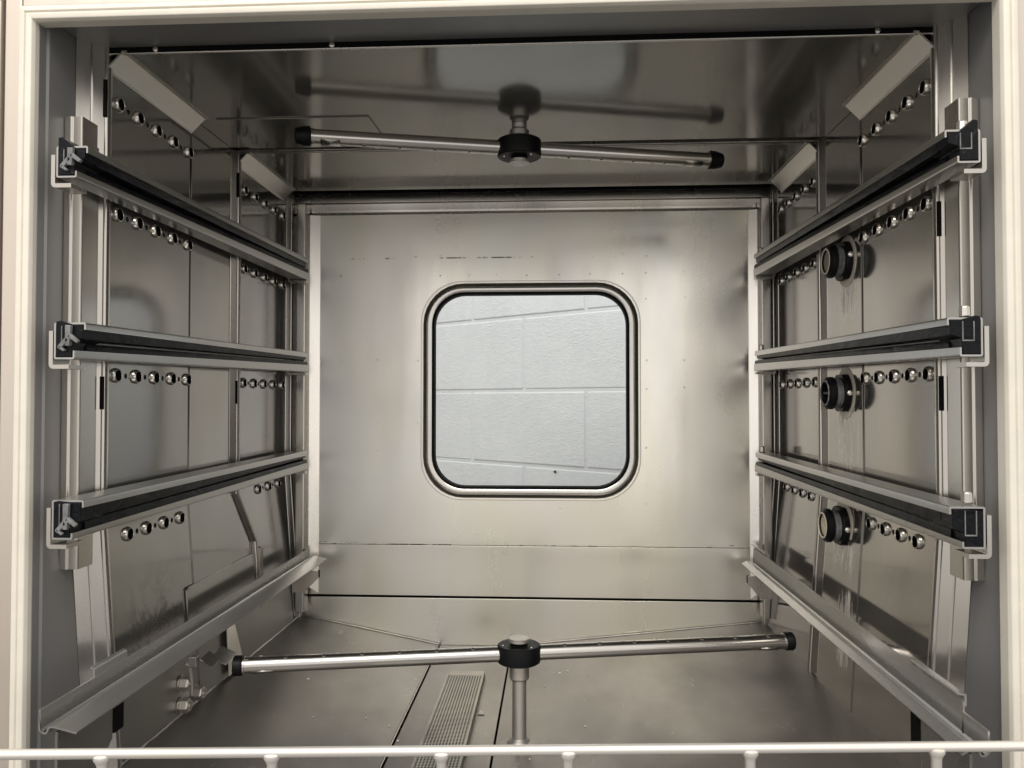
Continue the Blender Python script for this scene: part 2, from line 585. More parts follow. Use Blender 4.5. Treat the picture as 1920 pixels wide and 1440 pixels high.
def wall(s, parent, mat):
    """s = 1: left wall, s = -1: right wall"""
    f3 = sheet_map(s)
    rows_f = [(YF, z) for z in ROWS]
    rows_b = [(YB, z) for z in ROWS]
    low_f = [0.037 + 0.0308 * k for k in range(4)]
    low_b = [0.3287 + 0.0339 * k for k in range(3)] if s > 0 else [0.298 + 0.0311 * k for k in range(4)]
    big = []

    def bay(name, y0, y1, z0, z1, rows):
        holes = []
        for ys, z in rows:
            for i, y in enumerate(ys):
                holes.append(circ(y, z, 0.0058))
                big.append((y, z))
                if i:
                    holes.append(circ((y + ys[i - 1]) / 2, z, 0.0024, 10))
        plate_with_holes([(y0, z0), (y1, z0), (y1, z1), (y0, z1)], holes, f3, 0.003).build(name, mat, parent, smooth=30)

    # front bay: perforated sheet, then a plain sheet that laps over its edge
    bay('wall_sheet', 0.002, 0.1485, ZB, 0.581, rows_f)
    bay('wall_sheet', 0.002, 0.1485, -0.006, ZB, [(low_f, ZLOW)])
    MB().add([f3(0.1485, 0.581, -0.0), f3(0.1485, ZB, -0.0), f3(0.1485, -0.006, 0), f3(0.1485, 0.581, -0.0012), f3(0.1485, ZB, -0.0012), f3(0.1485, -0.006, -0.0012),
              f3(0.240, 0.581, -0.0012), f3(0.240, ZB, -0.0012), f3(0.240, -0.006, -0.0012), f3(0.2415, 0.581, 0.013), f3(0.2415, ZB, 0.013), f3(0.2415, -0.006, 0.013)],
             [(0, 1, 4, 3), (1, 2, 5, 4), (3, 4, 7, 6), (4, 5, 8, 7), (6, 7, 10, 9), (7, 8, 11, 10)]).build('wall_sheet', mat, parent, smooth=20)
    bay('wall_sheet', 0.262, 0.4235, ZB, 0.581, rows_b)
    bay('wall_sheet', 0.262, 0.4235, -0.006, ZB, [(low_b, ZLOW + 0.005)])
    MB().add([f3(0.4235, 0.581, 0), f3(0.4235, ZB, 0), f3(0.4235, -0.006, 0), f3(0.4235, 0.581, 0.010), f3(0.4235, ZB, 0.010), f3(0.4235, -0.006, 0.010),
              f3(0.448, 0.581, 0.010), f3(0.448, ZB, 0.010), f3(0.448, -0.006, 0.010)],
             [(0, 1, 4, 3), (1, 2, 5, 4), (3, 4, 7, 6), (4, 5, 8, 7)]).build('wall_sheet', mat, parent, smooth=20)
    if s > 0:
        mb = MB()
        mb.loft([[f3(y, z, -h) for y, z in ((0.2405, -0.006), (0.2625, -0.006), (0.2625, 0.192), (0.2405, 0.192))] for h in (-0.0010, 0.0002)])
        mb.build('wall_sheet', mat, parent)
    # flared collars round the larger holes
    proto = None
    for (y, z) in big:
        loc = Vector(f3(y, z, 0))
        if proto is None:
            proto = make_collar(s, parent, 'hole_collar')
            proto.parent = parent
            proto.location = loc
            pb = make_bore(s)
            pb.parent = proto
        else:
            c = share(proto, 'hole_collar', parent, loc)
            b = pb.copy()
            b.name = 'bore'
            C.objects.link(b)
            b.parent = c

    # reveal in front of the first frame, with its small lip at the door
    X = lambda u: s * (-WX + u)
    rp = fillet([(-0.0024, -0.056), (-0.0024, -0.0485), (-0.0010, -0.0465), (-0.0010, -0.0170)], 0.001, 3) + [Vector((-0.0010, -0.0160)), Vector((-0.0010, 0.010))]
    mb = MB()
    prof = sheet(rp, 0.0015)
    mb.loft([[(s * (-WX + u + lean(z) * max(0.0, min(1.0, (y + 0.046) / 0.03))), y, z) for u, y in prof] for z in (-0.02, ZB, 0.5905)])
    mb.build('reveal_sheet', M['reveal'], parent, smooth=25)

    # the upright legs of the three ring frames
    def leg(pl, zs, mat_=M['trim'], dy=None):
        pr = sheet(fillet(pl, 0.0011, 4), -0.0012)
        mb = MB()
        mb.loft([[(s * (-WX + u + lean(z)), y + (dy(z) if dy else 0), z) for u, y in pr] for z in zs])
        return mb.build('frame_leg', mat_, parent, smooth=25)

    zz = (-0.004, ZB, 0.5865)
    leg([(-0.0008, -0.0150), (0.0062, -0.0066), (0.0078, -0.0066), (0.0138, 0.0006), (0.0158, 0.0006), (0.0165, 0.0030), (0.0160, 0.0060), (0.0130, 0.0064)], zz)
    mid = [(0.0030, 0.2450), (0.0100, 0.2524), (0.0115, 0.2524), (0.0164, 0.2583), (0.0182, 0.2583), (0.0188, 0.2610), (0.0182, 0.2640), (0.0130, 0.2645)]
    if s > 0:
        leg(mid, (0.050, 0.128, 0.190, 0.5835), dy=lambda z: max(0.0, min(0.062, (0.190 - z))) * 0.72)
    else:
        leg(mid, zz)
    leg([(0.0040, 0.4300), (0.0100, 0.4365), (0.0115, 0.4365), (0.0160, 0.4405), (0.0180, 0.4405), (0.0186, 0.4440), (0.0130, 0.4470)], zz)
    # dark slots in the frame edges
    for (y, za, zb_) in ((0.0014, 0.5272, 0.5579), (0.0014, 0.289, 0.3156), (0.2592, 0.5297, 0.5574), (0.2592, 0.2926, 0.3188)) if s > 0 else \
            ((0.0014, 0.4219, 0.4486), (0.0012, 0.2884, 0.3148)):
        u = 0.0131 if y < 0.1 else 0.0157
        MB().box(*sorted((X(u), X(u + 0.0036))), y - 0.0028, y + 0.0022, za, zb_).build('slot', M['dark'], parent, smooth=30)
    # unseen dark panel added to keep stray light out on this side
    MB().box(*sorted((X(-0.012), X(-0.007))), -0.05, 0.50, -0.08, 0.63).build('light_block_panel', M['dark'], parent, smooth=30)


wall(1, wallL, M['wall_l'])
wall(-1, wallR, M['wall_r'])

# ceiling: two polished sheets between ring frames
ceil = st('ceiling')
MB().box(-0.3285, 0.3285, 0.002, 0.2400, 0.5812, 0.5825).build('ceiling_sheet', M['ceil'], ceil, 0.0004)
MB().box(-0.3285, 0.3285, 0.2630, 0.4220, 0.5812, 0.5825).build('ceiling_sheet', M['ceil'], ceil, 0.0004)
MB().box(-0.3455, 0.3455, -0.0465, 0.0030, 0.5852, 0.5867).build('reveal_sheet', M['reveal'], ceil, 0.0004)
MB().box(-0.3460, 0.3460, -0.0560, -0.0468, 0.5828, 0.5860).build('reveal_lip', M['reveal'], ceil, 0.0008)


def head(pl, name='frame_head', x=0.3290, mat_=None):
    pr = sheet(fillet(pl, 0.0010, 4), 0.0012)
    mb = MB()
    mb.loft([[(xx, y, z) for y, z in pr] for xx in (-x, x)])
    return mb.build(name, mat_ or M['trim'], ceil, smooth=25)


head([(0.0020, 0.5808), (0.0010, 0.5800), (0.0025, 0.5790), (0.0060, 0.5812)], x=0.331, mat_=M['strip'])  # brighter metal paints in the highlight along the front edge
MB().box(-0.3440, 0.3440, 0.0016, 0.0030, 0.5800, 0.5850).build('shade_strip', M['dark'], ceil, smooth=30)  # dark strip paints in the dark reflection above the front frame edge
head([(0.2400, 0.5830), (0.2405, 0.6005), (0.2570, 0.6005), (0.2580, 0.5985), (0.2600, 0.5965), (0.2580, 0.5940), (0.2580, 0.5830), (0.2600, 0.5818), (0.2640, 0.5818)], x=0.333)
head([(0.4475, 0.5925), (0.4465, 0.5815), (0.4445, 0.5800), (0.4440, 0.5700), (0.4470, 0.5690), (0.4475, 0.5600), (0.4480, 0.5570), (0.4515, 0.5545)], x=0.334)
ol = [(-0.3060, 0.1520), (-0.1500, 0.1520), (-0.1475, 0.2400), (-0.3060, 0.2400)]
mb = MB()
mb.loft([[(x, y, z) for x, y in ol] for z in (0.5798, 0.5811)])
mb.build('patch_plate', M['ceil'], ceil, 0.0003)
MB().box(-0.334, 0.334, 0.4222, 0.4480, 0.5930, 0.5965).build('shadow_gap', M['dark'], ceil, smooth=30)  # dark box put in for the shade of the recess
MB().box(-0.334, 0.334, 0.4450, 0.4464, 0.5835, 0.5928).build('shade_strip', M['dark'], ceil, smooth=30)  # dark strip stands in for the shaded recess over the back frame
MB().box(-0.357, 0.357, -0.05, 0.50, 0.612, 0.618).build('light_block_panel', M['dark'], ceil, smooth=30)  # unseen panel added to block stray light from above
# two screw heads above the front frame
for x in (-0.289, -0.143, 0.286):
    MB().lathe((x, 0.0016, 0.5826), (0, -1, 0), [(0, 0.0022), (0.0012, 0.0022), (0.0018, 0.0012)], 12).build('screw', M['collar'], ceil)

# floor: two sloping sheets and a trough between them
floor = st('floor')


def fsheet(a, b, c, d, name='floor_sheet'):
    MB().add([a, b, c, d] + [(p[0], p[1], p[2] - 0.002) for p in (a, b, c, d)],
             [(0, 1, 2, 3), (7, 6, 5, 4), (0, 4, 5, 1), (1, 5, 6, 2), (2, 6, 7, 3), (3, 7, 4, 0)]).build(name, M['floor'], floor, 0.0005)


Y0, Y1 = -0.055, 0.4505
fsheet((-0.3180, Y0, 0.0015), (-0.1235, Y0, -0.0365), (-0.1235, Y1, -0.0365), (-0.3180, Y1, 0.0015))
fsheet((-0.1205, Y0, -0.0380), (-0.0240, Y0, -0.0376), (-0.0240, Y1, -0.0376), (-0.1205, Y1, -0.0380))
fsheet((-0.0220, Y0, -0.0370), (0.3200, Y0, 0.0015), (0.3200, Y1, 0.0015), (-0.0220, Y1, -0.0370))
MB().box(-0.1236, -0.1225, Y0, Y1, -0.046, -0.0372).build('floor_lap', M['trim'], floor, 0.0003)
MB().box(-0.357, 0.357, -0.05, 0.50, -0.075, -0.07).build('light_block_panel', M['dark'], floor, smooth=30)  # unseen panel added to block stray light from below
MB().box(-0.3178, 0.3198, Y0, Y1, -0.062, -0.060).build('under_floor', M['dark'], floor, smooth=30)
# weld beads along the floor edges
for s, x in ((1, -0.3150), (-1, 0.3172)):
    pts, rr = [], []
    for i in range(90):
        y = -0.05 + 0.498 * i / 89
        pts.append((x + random.uniform(-0.0004, 0.0004), y, 0.0012 + random.uniform(-0.0003, 0.0003)))
        rr.append(0.0010 + random.uniform(-0.0003, 0.0003))
    MB().tube(pts, rr, 6).build('weld_bead', M['pipe'], floor, smooth=70)
for a, b in (((-0.314, 0.4485, 0.0018), (-0.1235, 0.4485, -0.0355)), ((-0.022, 0.4485, -0.0360), (0.317, 0.4485, 0.0018))):
    pts, rr = [], []
    for i in range(60):
        t = i / 59
        pts.append(tuple(a[k] + (b[k] - a[k]) * t + random.uniform(-0.0002, 0.0002) for k in range(3)))
        rr.append(0.0008 + random.uniform(-0.0002, 0.0002))
    MB().tube(pts, rr, 6).build('weld_bead', M['pipe'], floor, smooth=70)

# back wall round the window
back = st('back_wall')
WC = (0.0022, 0.3105)
hole = rrect(WC[0], WC[1], 0.1475, 0.1475, 0.056)
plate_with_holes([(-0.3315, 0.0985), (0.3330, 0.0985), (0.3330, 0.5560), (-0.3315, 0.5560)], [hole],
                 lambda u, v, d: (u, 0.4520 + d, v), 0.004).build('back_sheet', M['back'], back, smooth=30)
MB().box(-0.3315, 0.3330, 0.4508, 0.4530, 0.0290, 0.0978).build('back_sheet', M['back'], back, 0.0005)
MB().box(-0.3300, 0.3315, 0.4520, 0.4545, -0.0600, 0.0255).build('back_sheet', M['back'], back, 0.0005)
MB().box(-0.3300, 0.3315, 0.4550, 0.4570, 0.0200, 0.0320).build('shade_strip', M['dark'], back, smooth=30)  # dark strip paints the shade in the gap below the back sheet
for s, x0, x1 in ((1, -0.3065, -0.2897), (-1, 0.2972, 0.3120)):
    o, i = (x0, x1) if s > 0 else (x1, x0)
    mb = MB()
    yo = lambda x: 0.4512 - 0.0048 * (x - i) / (o - i)
    mb.loft([[(x, yo(x) + h, z) for x, z in ((o, 0.0425), (o, 0.5545), (i, 0.5545), (i, 0.0300))] for h in (-0.0006, 0.0004)])
    mb.build('edge_strip', M['strip'], back, 0.0003)
for (x0, x1, z0, z1) in ((-0.357, -0.155, -0.08, 0.63), (0.159, 0.357, -0.08, 0.63), (-0.155, 0.159, -0.08, 0.155), (-0.155, 0.159, 0.467, 0.63)):
    MB().box(x0, x1, 0.490, 0.500, z0, z1).build('light_block_panel', M['dark'], back, smooth=30)  # unseen panels added to block stray light round the window
for (x0, x1, z0, z1) in ((-0.158, -0.1555, 0.152, 0.469), (0.1595, 0.162, 0.152, 0.469), (-0.155, 0.159, 0.1525, 0.1548), (-0.155, 0.159, 0.4672, 0.4695)):
    MB().box(x0, x1, 0.4575, 0.4895, z0, z1).build('light_block_edge', M['dark'], back, smooth=30)  # dark sleeve added to close off stray light at the window
riv = [(-0.2606, 0.4694), (-0.2118, 0.469), (-0.1565, 0.4685), (-0.1215, 0.4682), (-0.0823, 0.4686), (-0.0424, 0.4682), (-0.0035, 0.4686), (0.0434, 0.4696),
       (0.0849, 0.4693), (0.1277, 0.4689), (0.1609, 0.4693), (0.2125, 0.470), (-0.2087, 0.434), (-0.2085, 0.3933), (-0.2084, 0.3518), (-0.2082, 0.3038),
       (-0.208, 0.2669), (-0.2079, 0.2271), (-0.2077, 0.1844), (-0.2593, 0.434), (-0.2593, 0.3933), (-0.2593, 0.349), (-0.2593, 0.304), (-0.2593, 0.2669),
       (0.2132, 0.4361), (0.2116, 0.3962), (0.2121, 0.3513), (0.2119, 0.3144), (0.2117, 0.2682), (0.2137, 0.2286), (0.2127, 0.1854),
       (0.1600, 0.4340), (0.1597, 0.3507), (0.1596, 0.3116), (0.1594, 0.2667), (0.1593, 0.2313), (0.1598, 0.1829), (0.1583, 0.1563),
       (-0.153, 0.3518), (-0.153, 0.3038), (-0.1537, 0.2662), (-0.153, 0.2271), (-0.12, 0.1500), (-0.08, 0.1500), (-0.04, 0.1498), (0.0, 0.150), (0.043, 0.150), (0.085, 0.150), (0.127, 0.150),
       (-0.1566, 0.4959), (-0.1216, 0.4956), (-0.0823, 0.4952), (-0.0424, 0.4958), (0.0434, 0.497), (0.0849, 0.497), (0.1277, 0.497)]
rp = None
for x, z in riv:
    if rp is None:
        rp = MB().lathe((0, 0, 0), (0, -1, 0), [(-0.0003, 0.0019), (0.0001, 0.0016), (0.0003, 0.0008), (0.00035, 0.0001)], 10).build('weld_dimple', M['back'], None, smooth=70)
        rp.parent = back
        rp.location = (x, 0.4520, z)
        rnd = random.Random(3)
    else:
        q = rnd.uniform(0.4, 0.85)
        share(rp, 'weld_dimple', back, (x + rnd.uniform(-0.0012, 0.0012), 0.4520, z + rnd.uniform(-0.0012, 0.0012)), (rnd.uniform(-0.08, 0.08), 0, rnd.uniform(-0.08, 0.08)), (q, q * rnd.uniform(0.4, 1.3), q))

# door frame round the front of the chamber
dframe = st('door_frame')
GY = -0.0585
gx0, gx1, gz1 = -0.3478, 0.3432, 0.5765


def fr(x0, x1, z0, z1, y0=-0.0575, y1=-0.030, name='frame_sheet'):
    MB().box(x0, x1, y0, y1, z0, z1).build(name, M['frame'], dframe, 0.0012, seg=3)


fr(-0.3735, -0.3605, -0.30, 0.6020)
fr(-0.60, -0.3752, -0.30, 0.6020, -0.0600)
fr(0.3555, 0.4500, -0.30, 0.6020)
fr(-0.3600, 0.3550, 0.5895, 0.6500, -0.0575)
fr(-0.60, -0.3605, 0.6035, 0.66, -0.0590)
fr(0.3555, 0.45, 0.6035, 0.66, -0.0590)
MB().box(-0.62, 0.46, -0.0295, -0.0275, -0.30, -0.0560).build('sill_sheet', M['frame'], dframe, 0.001)

# unseen floor of the room, added so the steel reflects darker from below
MB().box(-6, 6, -6, 6, -0.93, -0.90).build('room_floor', M['roomfloor'], None)['kind'] = 'structure'

# ------------------------------------------------------------------ window
win = thing('window', (WC[0], 0.452, 0.150), 'square window with rounded corners and black rubber seal in the back wall', 'window')


def ring(prof, name, mat, r0=0.056):
    mb = MB()
    rings = []
    for ins, y in prof:
        rings.append([(x, y, z) for x, z in rrect(WC[0], WC[1], 0.1490 - ins, 0.1490 - ins, max(0.02, r0 - ins * 0.8), 10)])
    mb.loft(rings, True, False)
    return mb.build(name, mat, win, smooth=40)


ring([(-0.0016, 0.4516), (-0.0008, 0.4502), (0.0002, 0.4503), (0.0004, 0.4530)], 'rim', M['chrome'])
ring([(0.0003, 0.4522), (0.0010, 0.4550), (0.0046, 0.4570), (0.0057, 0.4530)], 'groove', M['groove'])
ring([(0.0055, 0.4560), (0.0057, 0.4500), (0.0066, 0.4492), (0.0098, 0.4490), (0.0126, 0.4494), (0.0138, 0.4500), (0.0142, 0.4555), (0.0150, 0.4560)], 'frame', M['chrome'])
ring([(0.0139, 0.4552), (0.0142, 0.4516), (0.0150, 0.4512), (0.0170, 0.4518), (0.0176, 0.4560), (0.0176, 0.4640)], 'seal', M['seal'])
pane = MB()
pl = rrect(WC[0], WC[1], 0.1320, 0.1320, 0.044, 10)
pane.add([(x, 0.4600, z) for x, z in pl], [tuple(range(len(pl)))])
pane.build('pane', M['glass'], win)

# ------------------------------------------------------------------ white door gasket
gask = thing('door_gasket', (0, GY, -0.06), 'cream silicone door gasket lining the front opening of the chamber', 'gasket')
gp = fillet([(0.0005, -0.050), (0.0, -0.0600), (0.0012, -0.0632), (0.0052, -0.0640), (0.0060, -0.0618), (0.0068, -0.0640), (0.0108, -0.0630), (0.0120, -0.0600), (0.0118, -0.0550)], 0.0012, 3)
path = [(gx0, -0.06), (gx0, gz1), (gx1, gz1), (gx1, -0.06)]


def gside(ax, name='strip'):
    mb = MB()
    if ax == 'l':
        rings = [[(gx0 - u, y, z + (u if z > 0 else 0)) for u, y in gp] for z in (-0.06, gz1)]
    elif ax == 'r':
        rings = [[(gx1 + u, y, z + (u if z > 0 else 0)) for u, y in gp] for z in (-0.06, gz1)]
    else:
        rings = [[(gx0 - u, y, gz1 + u) for u, y in gp], [(gx1 + u, y, gz1 + u) for u, y in gp]]
    mb.loft(rings, False, False)
    mb.build(name, M['gasket'], gask, smooth=50)


for a in 'lrt':
    gside(a)

# ------------------------------------------------------------------ corner gussets under the ceiling
for s, y0, y1, zo, lab in ((1, 0.0005, 0.150, 0.0, 'long angled steel gusset at the left front ceiling corner'), (1, 0.2585, 0.415, 0.0008, 'short looking angled gusset at the left rear ceiling corner'),
                           (-1, 0.0005, 0.150, 0.0, 'long angled steel gusset at the right front ceiling corner'), (-1, 0.2585, 0.408, 0.0012, 'short looking angled gusset at the right rear ceiling corner')):
    g = thing('corner_gusset', (s * -0.322, (y0 + y1) / 2, 0.575), lab, 'bracket', 'angled gussets along the ceiling corners')
    pl = fillet([(-0.3293, 0.5655), (-0.3285, 0.5680), (-0.3160, 0.5803 + zo), (-0.3130, 0.5808)], 0.0010, 3)
    pr = sheet(pl, 0.0014)
    mb = MB()
    mb.loft([[(s * x, y, z) for x, z in pr] for y in (y0, y1)])
    mb.build('plate', M['gusset'], g, smooth=25)
    MB().box(*sorted((s * -0.3165, s * -0.3128)), y0 - 0.0018, y0 + 0.0022, 0.5796, 0.5812).build('tab', M['gusset'], g, 0.0003)

# ------------------------------------------------------------------ rack uprights
UPL = {(1, 0): 'front left steel upright beside the cream gasket', (-1, 0): 'front right steel upright beside the cream gasket',
       (1, 1): 'rear left steel upright next to the back wall', (-1, 1): 'rear right steel upright next to the back wall'}
for s in (1, -1):
    u = thing('rack_upright', (s * -0.338, -0.03, 0.1665), UPL[(s, 0)], 'upright', 'steel uprights that carry the side rails')
    pl = fillet([(-0.3462, -0.0225), (-0.3455, -0.0285), (-0.3388, -0.0312), (-0.3376, -0.0298), (-0.3308, -0.0300), (-0.3300, -0.0285), (-0.3302, -0.0100)], 0.0010, 4)
    pr = sheet(pl, 0.0012)
    mb = MB()
    mb.loft([[(s * x, y, z) for x, y in pr] for z in (0.1665, 0.5168)])
    mb.build('channel', M['trim'], u, smooth=25)
    MB().box(*sorted((s * -0.3445, s * -0.3316)), -0.0090, -0.0050, 0.19, 0.50).build('mounting_strip', M['trim'], u, 0.0004)
    u = thing('rack_upright', (s * -0.3095, 0.43, 0.011), UPL[(s, 1)], 'upright', 'steel uprights that carry the side rails')
    xo, xi = (-0.3148, -0.3040) if s > 0 else (-0.3197, -0.3090)
    pl = fillet([(xo, 0.4440), (xo, 0.4275), (xi, 0.4275), (xi, 0.4440)], 0.0012, 4)
    pr = sheet(pl, -0.0012)
    mb = MB()
    mb.loft([[(s * x, y, z) for x, y in pr] for z in (0.0115, 0.5640)])
    mb.build('channel', M['trim'], u, smooth=25)

# ------------------------------------------------------------------ shelf rails with black runners
LEV = [dict(nm='top', f=(0.4800, 0.4620, 0.4572), b=(0.4893, 0.4690, 0.4592)),
       dict(nm='middle', f=(0.3522, 0.3320, 0.3258), b=(0.3615, 0.3445, 0.3348)),
       dict(nm='bottom', f=(0.2248, 0.2012, 0.1966), b=(0.2288, 0.2125, 0.2028))]
LAB = {('top', 1): 'top left side rail with worn black runner and grey clip at its front end', ('middle', 1): 'middle left side rail with worn black runner and grey clip at its front end',
       ('bottom', 1): 'bottom left side rail with worn black runner and grey clip at its front end',
       ('top', -1): 'top right side rail with black runner above the highest port', ('middle', -1): 'middle right side rail with black runner between the upper two ports',
       ('bottom', -1): 'bottom right side rail with black runner above the lowest port'}
YR0, YR1 = -0.070, 0.424
for s in (1, -1):
    for L in LEV:
        T0, T1 = L['f'], L['b']
        r = thing('side_rail', (s * -0.312, YR0, T0[2]), LAB[(L['nm'], s)], 'rail', 'steel side rails with black runners')

        def prof(a, lipo, lowo, outo, top=0.0052):
            T, LT, B = a
            pl = fillet([(-lipo, T - top), (-lipo, T), (-outo, T), (-outo, B), (-lowo, B), (-lowo, LT)], 0.0016, 4)
            return sheet(pl, 0.0013)

        p0 = prof(T0, 0.3005, 0.3087, 0.3240)
        p1 = prof(T1, 0.2985, 0.2975, 0.3190, 0.0066)
        mb = MB()
        mb.loft([[(s * x, YR0, z) for x, z in p0], [(s * x, YR1, z) for x, z in p1]])
        ch = mb.build('channel', M['rail'], r, smooth=25)

        # two black jaws with a slit between them
        def jaws(a, lipo, lowo, outo, y):
            T, LT, B = a
            zm = LT + 0.36 * (T - LT)
            o = outo - 0.0016
            up = [(-o, T - 0.0016), (-lipo - 0.0016, T - 0.0016), (-lipo - 0.0016, zm + 0.0042), (-lipo - 0.0026, zm + 0.0006), (-o, zm + 0.0006)]
            lo = [(-o, zm - 0.0018), (-lowo - 0.0010, zm - 0.0018), (-lowo - 0.0002, zm - 0.0038), (-lowo - 0.0002, LT + 0.0004), (-lowo - 0.0018, LT - 0.001), (-lowo - 0.0018, B + 0.0016), (-o, B + 0.0016)]
            return [(s * x, y, z) for x, z in up], [(s * x, y, z) for x, z in lo]

        def lerp3(a, b, t):
            return tuple(a[i] + (b[i] - a[i]) * t for i in range(3))

        ups, los = [], []
        N = 24
        for i in range(N + 1):
            t = i / N
            t = 0.03 + t * 0.965
            y = YR0 + (YR1 - YR0) * t
            jit = random.uniform(-0.0003, 0.0003)
            a = lerp3(T0, T1, t)
            u_, l_ = jaws(a, 0.3005 + (0.2985 - 0.3005) * t + jit, 0.3087 + (0.2975 - 0.3087) * t + jit, 0.3240 + (0.3190 - 0.3240) * t, y)
            ups.append(u_)
            los.append(l_)
        MB().loft(ups).build('runner', M['runner'], r, smooth=30)
        MB().loft(los).build('runner', M['runner'], r, smooth=30)
        # solid end block at the front, with raised ribs
        T, LT, B = T0
        wedge = 0.0070 if L['nm'] == 'top' else (0.0016 if L['nm'] == 'middle' else (-0.0002 if s > 0 else -0.0022))
        ol = [(-0.3222, B + 0.0015), (-0.3104, B + 0.0015), (-0.3102, LT + 0.001), (-0.3095, LT + 0.006), (-0.3022, LT + 0.0085), (-0.3022, T - 0.0016), (-0.3095, T - 0.0014), (-0.3190, T + wedge - 0.0003), (-0.3222, T + wedge - 0.0010)]
        mb = MB()
        mb.loft([[(s * x, y, z) for x, z in ol] for y in (YR0 - 0.0010, YR0 + 0.0270)])
        eb = mb.build('end_block', M['runner'], r, 0.0006)
        for xa in (-0.3178, -0.3105):
            MB().box(*sorted((s * xa, s * (xa + 0.0007))), YR0 - 0.0017, YR0 - 0.0008, LT + 0.0050, T - 0.0026).build('moulded_rib', M['grey'], eb, 0.0002)
        MB().box(*sorted((s * -0.3178, s * -0.3098)), YR0 - 0.0017, YR0 - 0.0008, LT + 0.0040, LT + 0.0050).build('moulded_rib', M['grey'], eb, 0.0002)
        if s > 0:
            mb = MB()
            zt = T - 0.0022
            for qa, qb, wa, wb in (((-0.3113, zt), (-0.3118, LT + 0.0030), 0.0022, 0.0016), ((-0.3118, LT + 0.0085), (-0.3180, LT + 0.0020), 0.0018, 0.0014), ((-0.3110, LT + 0.0110), (-0.3040, LT + 0.0058), 0.0016, 0.0012), ((-0.3185, LT + 0.0030), (-0.3140, LT - 0.0004), 0.0012, 0.0008)):
                a, b = Vector(qa), Vector(qb)
                d = (b - a).normalized()
                n = Vector((-d.y, d.x))
                mb.loft([[(x, y, z) for x, z in ((a + n * wa), (b + n * wb), (b - n * wb), (a - n * wa))] for y in (YR0 - 0.0042, YR0 - 0.0012)])
            mb.build('clip', M['grey'], r, 0.0005)
        # bent flat hook that hangs the rail on its upright, front and rear
        for (y0, y1, outx, inx, zt, zb_) in ((YR0 + 0.001, YR0 + 0.020, -0.3285, -0.3135, T - 0.0058, B - 0.0068), (YR1 - 0.012, YR1 - 0.002, -0.3225, -0.2975, T1[0] - 0.006, T1[2] - 0.0042)):
            pl = fillet([(outx, zt), (outx, zb_), (inx, zb_)], 0.0038, 6)
            pr = sheet(pl, 0.0030)
            mb = MB()
            mb.loft([[(s * x, y, z) for x, z in pr] for y in (y0, y1)])
            mb.build('hook', M['trim'], r, 0.0005)
        if s < 0:
            for (y, x, z) in ((-0.060, 0.3170, T0[0] + 0.0014), (0.4225, 0.3065, T1[0] + 0.0003)):
                MB().lathe((x, y, z), (0, 0, 1), [(0, 0.0034), (0.0006, 0.0038), (0.0066, 0.0036), (0.0076, 0.0028)], 8).build('bolt', M['pipe'], r, 0.0003)

